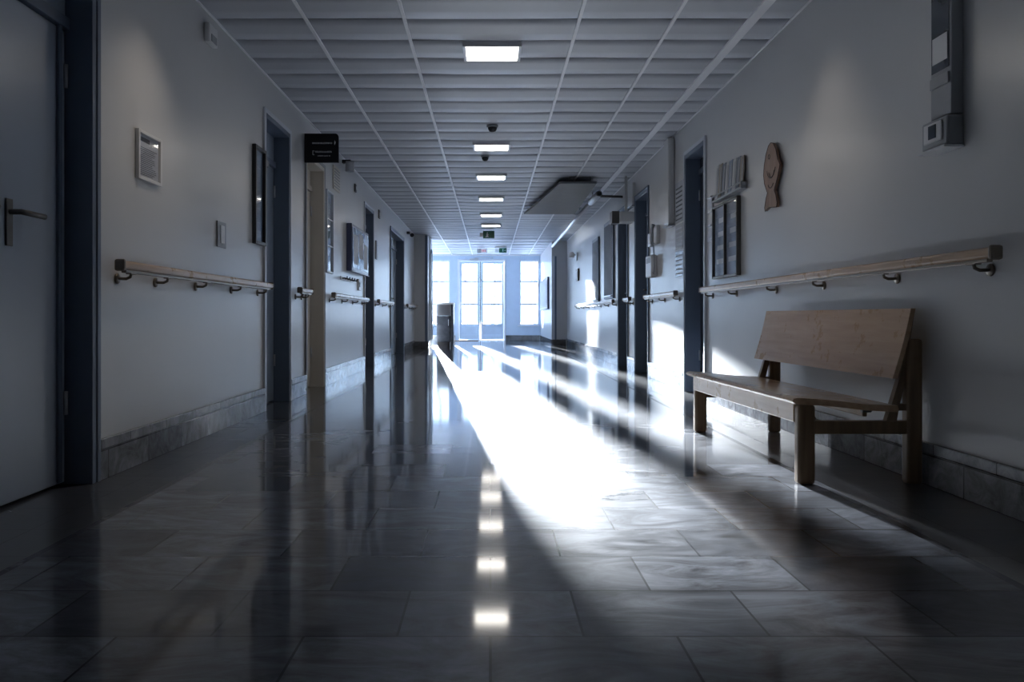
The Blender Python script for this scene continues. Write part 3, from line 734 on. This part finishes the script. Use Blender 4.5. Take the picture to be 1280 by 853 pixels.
for i in range(8):
    u = 6.555 - i * 0.0935; hh = 0.285 - 0.008 * i + random.uniform(-0.008, 0.008); tl = random.uniform(-0.02, 0.02)
    t = thing('leaflet', '%s tall leaflet standing in the wall rack, %s from the navy door' % (cn[i], pos[i]), 'leaflet', RW.p(u, 1.676, 0.02), 'leaflets in the wall rack')
    R = Matrix.Rotation(tl, 3, 'X') @ Matrix.Rotation(0.06, 3, 'Y')
    q = MB(); wbox(q, RW, u - 0.041, u + 0.041, 1.677, 1.677 + hh, 0.026, 0.034, 0.0015, rot=R, pivot=RW.p(u, 1.677, 0.03)); q.build('cover', lm[ci[i]], t)
    q = MB(); wbox(q, RW, u - 0.030, u - 0.004, 1.677 + hh * 0.15, 1.677 + hh * 0.9, 0.034, 0.0348, rot=R, pivot=RW.p(u, 1.677, 0.03)); q.build('printed_strip', 'grey', t)
# double picture frame
t = thing('double_picture_frame', 'double glazed picture frame with two panels below the leaflet rack', 'picture', RW.p(6.3, 1.04, 0))
q = MB()
for a, b_ in ((6.0, 6.02), (6.325, 6.345), (6.65, 6.67)): wbox(q, RW, a, b_, 1.03, 1.63, 0.001, 0.035, 0.004)
for a, b_ in ((6.02, 6.325), (6.345, 6.65)):
    wbox(q, RW, a, b_, 1.03, 1.05, 0.001, 0.035, 0.004); wbox(q, RW, a, b_, 1.61, 1.63, 0.001, 0.035, 0.004)
q.build('frame', 'darkmetal', t)
for a, b_ in ((6.02, 6.325), (6.345, 6.65)):
    q = MB(); wbox(q, RW, a, b_, 1.05, 1.61, 0.002, 0.012); q.build('print', 'poster', t)
    q = MB(); wbox(q, RW, a + 0.005, b_ - 0.005, 1.055, 1.605, 0.022, 0.024); q.build('glazing', 'glass', t)
    q = MB()
    for j in range(4): wbox(q, RW, a + 0.05, b_ - 0.05 - 0.02 * j, 1.15 + 0.11 * j, 1.19 + 0.11 * j, 0.012, 0.0132)
    q.build('printed_lines', 'paper', t)
# little name plates beside navy door
for z, lb in ((1.60, 'upper small steel sign holder between the navy door and the leaflet rack'), (1.36, 'lower small steel sign holder between the navy door and the leaflet rack')):
    t = thing('sign_holder', lb, 'sign', RW.p(6.80, z, 0), 'steel sign holders by the navy door')
    q = MB(); wbox(q, RW, 6.73, 6.87, z, z + 0.14, 0.001, 0.010, 0.003); q.build('plate', 'steel', t)
    q = MB(); wbox(q, RW, 6.75, 6.85, z + 0.03, z + 0.11, 0.010, 0.013); q.build('insert', 'paper', t)
    q = MB(); wbox(q, RW, 6.735, 6.865, z + 0.125, z + 0.14, 0.010, 0.03, 0.003); wbox(q, RW, 6.735, 6.865, z, z + 0.012, 0.010, 0.024, 0.003); q.build('clip', 'steel', t)

# tall narrow mirror panel and control box
t = thing('wall_mirror', 'tall narrow dark framed mirror high on the wall above the near end of the handrail', 'mirror', RW.p(3.24, 1.55, 0))
q = MB(); wbox(q, RW, 3.176, 3.325, 1.53, 2.40, 0.001, 0.050, 0.004); q.build('backing_case', 'grey', t)
q = MB(); wbox(q, RW, 3.19, 3.315, 1.72, 2.38, 0.050, 0.053, 0.001); q.build('glazing', 'dimglass', t)
q = MB(); wbox(q, RW, 3.186, 3.319, 1.655, 1.70, 0.050, 0.058, 0.002); q.build('bottom_rail', 'grey', t)
q = MB(); wbox(q, RW, 3.20, 3.305, 1.755, 1.862, 0.0531, 0.0545); q.build('pale_reflection', 'white', t)  # pale plate standing in for light reflected in the glass
t = thing('control_box', 'small glossy control box on the wall below the narrow mirror', 'control box', RW.p(3.27, 1.39, 0))
q = MB(); wbox(q, RW, 3.17, 3.36, 1.405, 1.525, 0.001, 0.07, 0.010); q.build('wall_mounted_housing', 'grey', t)
q = MB(); wbox(q, RW, 3.20, 3.33, 1.43, 1.51, 0.07, 0.078, 0.004); q.build('cover', 'white', t)
q = MB(); wbox(q, RW, 3.235, 3.29, 1.445, 1.50, 0.078, 0.081, 0.001); q.build('display', 'dimglass', t)
q = MB(); wbox(q, RW, 3.166, 3.364, 1.394, 1.404, 0.001, 0.085, 0.003); q.build('bottom_lip', 'steel', t)

# posters past the navy door
for v0, v1, mt, lb in ((1.66, 2.06, 'paper', 'grey typed notice, topmost of the column of notices past the navy door'),
                       (1.39, 1.64, 'grey', 'dark grey middle notice in the column of notices past the navy door'),
                       (1.12, 1.37, 'poster', 'blue and white notice, lowest of the column past the navy door')):
    t = thing('wall_notice', lb, 'notice', RW.p(7.95, v0, 0), 'notices past the navy door')
    q = MB(); wbox(q, RW, 7.78, 8.10, v0, v1, 0.001, 0.008, 0.002); q.build('sheet', mt, t)
    q = MB(); n_ = int((v1 - v0) / 0.045)
    for j in range(n_): wbox(q, RW, 7.81, 8.07, v0 + 0.02 + j * 0.044, v0 + 0.036 + j * 0.044, 0.008, 0.0092)
    q.build('printed_lines', 'ink' if mt == 'paper' else 'paper', t)
# boxed duct
t = thing('cable_duct', 'pale boxed cable duct rising to the ceiling beside the notices', 'duct', RW.p(8.25, 1.75, 0))
q = MB(); wbox(q, RW, 8.14, 8.36, 1.66, H - 0.02, 0.001, 0.07, 0.02, seg=3); q.build('duct_body', 'wall', t)
q = MB(); wbox(q, RW, 8.13, 8.37, 1.645, 1.659, 0.001, 0.075, 0.004); q.build('duct_cover', 'grey', t)
# wall telephone
t = thing('wall_telephone', 'pale wall telephone with handset and hanging cord', 'telephone', RW.p(9.2, 1.25, 0))
q = MB(); wbox(q, RW, 9.02, 9.34, 1.17, 1.42, 0.001, 0.07, 0.014); q.build('phone_body', 'white', t)
q = MB(); wbox(q, RW, 8.86, 9.0, 1.53, 1.74, 0.001, 0.045, 0.012); q.build('cradle', 'white', t)
q = MB(); q.tube([RW.p(8.93, 1.52, 0.06), RW.p(8.93, 1.55, 0.075), RW.p(8.93, 1.70, 0.075), RW.p(8.93, 1.75, 0.06)], [0.022, 0.016, 0.016, 0.022], 12); q.build('handset', 'grey', t)
q = MB(); q.tube([RW.p(8.93, 1.52, 0.06), RW.p(8.95, 1.42, 0.05), RW.p(8.93, 1.28, 0.05), RW.p(8.97, 1.2, 0.05), RW.p(9.03, 1.22, 0.05)], 0.006, 8); q.build('cord', 'grey', t)
q = MB(); wbox(q, RW, 9.08, 9.28, 1.33, 1.39, 0.07, 0.074, 0.002); q.build('keypad', 'grey', t)
# notice clip box near phone
t = thing('key_box', 'small steel box on the wall over the telephone', 'box', RW.p(9.18, 1.55, 0))
q = MB(); wbox(q, RW, 9.14, 9.30, 1.53, 1.68, 0.001, 0.05, 0.004); q.build('body', 'steel', t)
q = MB(); wbox(q, RW, 9.155, 9.285, 1.55, 1.66, 0.05, 0.054, 0.002); q.build('lid', 'white', t)
# pale board and junction box over slate doors
t = thing('cover_board', 'pale square board on the wall above the white junction box between the slate doors', 'board', RW.p(10.6, 2.15, 0))
q = MB(); wbox(q, RW, 10.37, 10.89, 2.17, 2.46, 0.001, 0.04, 0.005); q.build('board_panel', 'wall', t)
q = MB(); wbox(q, RW, 10.375, 10.885, 2.16, 2.169, 0.001, 0.042); q.build('bottom_edge', 'black', t)
t = thing('junction_box', 'white box projecting on a dark bracket above the slate doors', 'junction box', RW.p(10.6, 1.98, 0))
q = MB(); q.box((XR - 0.20, 10.37, 1.95), (XR - 0.005, 10.62, 2.085), 0.012); q.build('housing', 'white', t)
q = MB(); q.box((XR - 0.30, 10.40, 1.935), (XR - 0.203, 10.60, 2.095), 0.006); q.build('mounting_bracket', 'darkmetal', t)
q = MB(); q.tube([(XR - 0.1, 10.5, 2.08), (XR - 0.1, 10.5, H - 0.01)], 0.02, 10); q.build('conduit', 'wall', t)
# dark notice boards
for u0, u1, v0, v1, lb in ((12.1, 13.05, 1.00, 2.22, 'taller dark blue framed board on the sunlit wall, nearer the slate doors'),
                           (13.75, 14.55, 0.98, 2.10, 'second dark blue framed board on the sunlit wall, farther toward the block')):
    t = thing('dark_board', lb, 'notice board', RW.p((u0 + u1) / 2, v0, 0), 'dark blue boards')
    q = MB(); wbox(q, RW, u0, u1, v0, v1, 0.001, 0.03, 0.004); q.build('board', 'frame', t)
    q = MB(); wbox(q, RW, u0 + 0.06, u1 - 0.06, v0 + 0.06, v1 - 0.06, 0.03, 0.034); q.build('panel', 'navy', t)
    q = MB(); wbox(q, RW, u0 + 0.02, u1 - 0.02, v0 + 0.03, v0 + 0.05, 0.03, 0.06, 0.004); q.build('ledge', 'steel', t)
# wall lamp and thermostat at the far end
t = thing('wall_lamp', 'small white wall lamp at the far end by the jutting block', 'lamp', RW.p(17.3, 1.95, 0))
q = MB(); wbox(q, RW, 17.2, 17.34, 1.93, 2.10, 0.001, 0.03, 0.004); q.build('back_plate', 'steel', t)
q = MB(); q.tube([RW.p(17.27, 2.04, 0.03), RW.p(17.27, 2.06, 0.09)], 0.012, 8); q.build('arm', 'steel', t)
q = MB(); q.lathe([(0.03, 0.07), (0.065, 0.04), (0.07, -0.03), (0.05, -0.06)], RW.p(17.27, 2.05, 0.13), 16); q.build('lamp_shade', 'white', t)
t = thing('alarm_box', 'dark alarm box below the small white wall lamp', 'box', RW.p(17.1, 1.45, 0))
q = MB(); wbox(q, RW, 16.9, 17.25, 1.48, 1.74, 0.001, 0.04, 0.005); q.build('wall_mounted_body', 'darkmetal', t)
q = MB(); wbox(q, RW, 16.98, 17.17, 1.53, 1.69, 0.04, 0.045, 0.002); q.build('front_panel', 'grey', t)
# board on the side of the block
t = thing('wall_board', 'pale framed board on the side of the jutting block near the end window', 'notice board', (XBLK, 21.8, 0.95))
MB().box((XBLK - 0.05, 20.4, 0.92), (XBLK - 0.001, 23.3, 1.74), 0.006).build('frame', 'navyframe', t)
MB().box((XBLK - 0.056, 20.5, 0.99), (XBLK - 0.0505, 23.2, 1.68)).build('sheet', 'paper', t)
MB().box((XBLK - 0.085, 20.4, 0.905), (XBLK - 0.003, 23.3, 0.919), 0.003).build('ledge', 'trim', t)

# pipe under the ceiling, right
t = thing('ceiling_pipe', 'pale metal pipe hung under the ceiling along the wall beyond the telephone', 'pipe', (1.5, 15, 2.4))
MB().tube([(1.52, 11.2, 2.445), (1.52, YBLK - 0.01, 2.445)], 0.035, 14).build('pipe', 'steel', t)
MB().tube([(1.52, 11.2, 2.445), (1.52, 12.1, 2.445)], 0.047, 14).build('sleeve', 'trim', t)
q = MB(); q.tube([(1.52, 11.35, 2.43), (1.875, 11.35, 2.42)], 0.018, 8); q.build('wall_arm', 'darkmetal', t)
for yy in (11.9, 13.6, 15.3, 17.0, 18.7):
    q = MB(); q.tube([(1.52, yy, 2.48), (1.52, yy, H)], 0.006, 6); q.lathe([(0.05, -0.012), (0.05, 0.012)], (0, 0, 0), 4) if False else None; q.build('hanger', 'steel', t)
# grey ceiling board
t = thing('ceiling_board', 'large dark grey board hung flat just under the ceiling beside the pipe', 'board', (1.1, 12, 2.47))
q = MB(); q.prism([(0.917, 10.55, 2.475), (1.40, 10.55, 2.475), (1.44, 13.7, 2.475), (0.575, 13.7, 2.475), (0.70, 12.7, 2.475)], (0, 0, 0.03)); q.build('panel', 'baffle', t)
q = MB(); q.box((1.08, 10.62, 2.508), (1.32, 10.66, 2.52), 0.004); q.build('hanging_rail', 'darkmetal', t)
for hx, hy in ((1.05, 10.59), (1.32, 10.59), (0.75, 13.5), (1.35, 13.5)):
    MB().tube([(hx, hy, 2.50), (hx, hy, H)], 0.006, 6).build('hanger', 'darkmetal', t)

# ------------------------------------------------------------------ bench
def bench():
    YN, YF = 3.45, 5.0
    t = thing('bench', 'varnished pale wooden bench with a raked plywood back against the wall', 'bench', (1.55, 4.2, 0))
    sk = lambda p: (p[0] - 0.045 * (p[1] - YN) / (YF - YN), p[1], p[2])
    def skewed(mb):
        for v in mb.bm.verts: v.co = Vector(sk(v.co))
        return mb
    ya, yb = YN - 0.03, YF + 0.06
    # seat: slab with rounded front, dropping to the back
    zf, zb, th = 0.372, 0.338, 0.026
    prof = [(1.285, zf - 0.013), (1.292, zf - 0.002), (1.31, zf + 0.002), (1.45, zf - 0.008), (1.60, zb + 0.008), (1.735, zb + 0.003), (1.74, zb - 0.012), (1.735, zb - th), (1.60, zb + 0.008 - th), (1.45, zf - 0.008 - th), (1.30, zf - th)]
    m = MB(); m.prism([(x, ya - 0.01, z) for x, z in prof], (0, yb - ya + 0.02, 0)); skewed(m).build('seat', 'birch', t)
    m = MB(); m.box((1.315, ya + 0.05, 0.262), (1.337, yb - 0.05, zf - th - 0.002), 0.004); skewed(m).build('front_apron', 'birch', t)
    # back panel, slightly curved, raked
    m = MB(); n = 10; pts = []
    for i in range(n + 1):
        s = i / n; pts.append((1.716 + 0.078 * s + 0.005 * math.sin(PI * s), 0.455 + 0.30 * s))
    front = [(x, ya - 0.005, z) for x, z in pts]; back = [(x + 0.020, ya - 0.005, z) for x, z in reversed(pts)]
    m.prism(front + back, (0, yb - ya + 0.01, 0)); skewed(m).build('backrest', 'birch', t)
    for yy, nm in ((YN, 'near'), (YF, 'far')):
        m = MB(); m.box((1.318, yy - 0.028, 0), (1.392, yy + 0.028, zf - th - 0.004), 0.014, seg=3); skewed(m).build('leg', 'birch_shaded', t)
        m = MB(); m.box((1.785, yy - 0.028, 0), (1.852, yy + 0.028, 0.625), 0.014, seg=3); skewed(m).build('leg', 'birch_shaded', t)
        m = MB(); m.box((1.388, yy - 0.018, 0.215), (1.79, yy + 0.018, 0.272), 0.006); skewed(m).build('side_rail', 'birch_shaded', t)
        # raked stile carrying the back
        m = MB(); m.prism([(1.700, yy - 0.015, 0.272), (1.745, yy - 0.015, 0.272), (1.80, yy - 0.015, 0.60), (1.822, yy - 0.015, 0.745), (1.810, yy - 0.015, 0.745), (1.758, yy - 0.015, 0.46)], (0, 0.03, 0)); skewed(m).build('back_stile', 'birch_shaded', t)
        m = MB(); m.box((1.735, yy - 0.014, 0.315), (1.79, yy + 0.014, 0.345), 0.004); skewed(m).build('seat_bearer', 'birch_shaded', t)
        m = MB(); m.tube([(1.748, yy, 0.33), (1.772, yy, 0.42), (1.783, yy, 0.52)], 0.013, 10); skewed(m).build('bent_brace', 'birch_shaded', t)
    m = MB(); m.box((1.62, ya + 0.06, 0.285), (1.64, yb - 0.06, 0.312), 0.004); skewed(m).build('rear_apron', 'birch_shaded', t)
    m = MB(); m.tube([(1.40, YN + 0.06, 0.30), (1.45, YN + 0.12, 0.26)], 0.01, 8); m.tube([(1.60, YN + 0.0, 0.318), (1.64, YN + 0.0, 0.318)], 0.012, 8); skewed(m).build('seat_fixing', 'darkmetal', t)
bench()

# ------------------------------------------------------------------ outdoors
gnd = MB(); gnd.box((-60, YE + 0.25, -0.25), (60, YE + 90, -0.12)); gnd.box((-60, 0, -0.25), (XLOB - 0.25, YE + 0.25, -0.12))
struct(gnd.build('ground', 'snow'), 'snowy ground outside the end windows', 'ground')
def tree(x, y, hgt, seed, label):
    rr = random.Random(seed)
    t = thing('bare_tree', label, 'tree', (x, y, -0.12), 'bare trees outside')
    tp = [(x + rr.uniform(-0.08, 0.08) * i, y + rr.uniform(-0.05, 0.05) * i, -0.13 + hgt * i / 6) for i in range(7)]
    MB().tube(tp, [0.13 * (1 - i / 7.5) for i in range(7)], 10).build('trunk', 'bark', t)
    br = MB()
    for j in range(26):
        s = rr.uniform(0.18, 0.95); i = min(5, int(s * 6)); fr_ = s * 6 - i
        p = Vector(tp[i]).lerp(Vector(tp[i + 1]), fr_)
        a = rr.uniform(0, 2 * PI); ln_ = rr.uniform(0.6, 1.7) * (1.15 - s)
        d_ = Vector((math.cos(a), math.sin(a), rr.uniform(0.3, 0.9))).normalized()
        p1 = p + d_ * ln_ * 0.5 + Vector((0, 0, 0.06)); p2 = p + d_ * ln_ + Vector((rr.uniform(-0.2, 0.2), 0, rr.uniform(-0.3, 0.2)))
        br.tube([p, p1, p2], [0.03 * (1.1 - s), 0.018 * (1.1 - s), 0.004], 6)
        for _ in range(3):
            q_ = p1 + (p2 - p1) * rr.random(); e = q_ + Vector((rr.uniform(-0.4, 0.4), rr.uniform(-0.4, 0.4), rr.uniform(-0.2, 0.5)))
            br.tube([q_, e], [0.008, 0.003], 5)
    br.build('branches', 'bark', t)
tree(1.85, 33.0, 6.5, 1, 'bare pale tree outside the narrow window by the block')
tree(0.15, 38.0, 7.0, 2, 'bare pale tree outside the wider pane of the glazed door')
tree(-1.05, 35.0, 6.0, 3, 'bare pale tree outside the narrower leaf of the glazed door')
tree(-2.3, 34.0, 6.2, 4, 'bare pale tree outside the window beside the column')

def sun_blocker(x, y, r, hgt, seed, label):  # trunks added outside, out of sight, to cut the sun indoors
    rr = random.Random(seed)
    t = thing('sun_block_tree', label, 'tree', (x, y, -0.12))
    MB().tube([(x, y, -0.13), (x, y, 0.3), (x + 0.01, y, hgt * 0.5), (x - 0.02, y, hgt)], [r * 1.15, r, r * 0.95, r * 0.55], 14).build('trunk', 'bark', t)
    br = MB()
    for j in range(9):
        z = hgt * rr.uniform(0.72, 0.99); a = rr.uniform(0, 2 * PI); l = rr.uniform(1.0, 2.0)
        d_ = Vector((math.cos(a), math.sin(a), 0.8)); p = Vector((x, y, z))
        br.tube([p, p + d_ * l * 0.5, p + d_ * l + Vector((0, 0, 0.3))], [0.09, 0.05, 0.012], 7)
    br.build('branches', 'bark', t)
sun_blocker(-1.80, 41.0, 0.32, 9.0, 11, 'added sun-blocking bare tree far outside, mostly hidden by the left jamb of the glazed door')
sun_blocker(0.50, 31.0, 0.24, 8.0, 12, 'added sun-blocking bare tree outside, hidden by the wall between glazed door and narrow window')
sun_blocker(-1.36, 33.0, 0.19, 7.0, 13, 'slimmer added sun-blocking bare tree outside, behind the wall left of the glazed door')
# ------------------------------------------------------------------ light
wd = bpy.data.worlds.new('sky'); S.world = wd; wd.use_nodes = True
nt = wd.node_tree; bg = nt.nodes['Background']
tc = nt.nodes.new('ShaderNodeTexCoord'); sp = nt.nodes.new('ShaderNodeSeparateXYZ'); rp = nt.nodes.new('ShaderNodeValToRGB')
nt.links.new(tc.outputs['Generated'], sp.inputs[0]); nt.links.new(sp.outputs['Z'], rp.inputs[0])
rp.color_ramp.elements[0].color = (0.56, 0.76, 1.0, 1); rp.color_ramp.elements[1].color = (0.22, 0.46, 0.95, 1); rp.color_ramp.elements[1].position = 0.7
nt.links.new(rp.outputs[0], bg.inputs['Color']); bg.inputs['Strength'].default_value = 4.8
sd_ = bpy.data.lights.new('sun', 'SUN'); sd_.energy = 165; sd_.angle = math.radians(0.9); sd_.color = (0.88, 0.94, 1.0)
so = bpy.data.objects.new('sun', sd_); COL.objects.link(so); so.location = (-3, 40, 8)
so.rotation_euler = Vector((0.098, -1.0, -0.1135)).to_track_quat('-Z', 'Y').to_euler()

# ------------------------------------------------------------------ camera
cam = bpy.data.cameras.new('camera'); co = bpy.data.objects.new('camera', cam); COL.objects.link(co)
cam.sensor_width = 36; cam.lens = 36 * 1000 / 1280
cam.shift_x = 27 / 1280; cam.shift_y = -30.5 / 1280
cam.clip_start = 0.05; cam.clip_end = 300
co.location = (0, 0, CAMZ); co.rotation_euler = (PI / 2, 0, 0)
S.camera = co

vs = S.view_settings; vs.view_transform = 'Standard'; vs.look = 'None'; vs.exposure = 0.35; vs.gamma = 1; vs.use_curve_mapping = False
S.cycles.use_denoising = True
S.cycles.max_bounces = 10; S.cycles.diffuse_bounces = 6; S.cycles.glossy_bounces = 5; S.cycles.transparent_max_bounces = 12
S.cycles.sample_clamp_indirect = 6
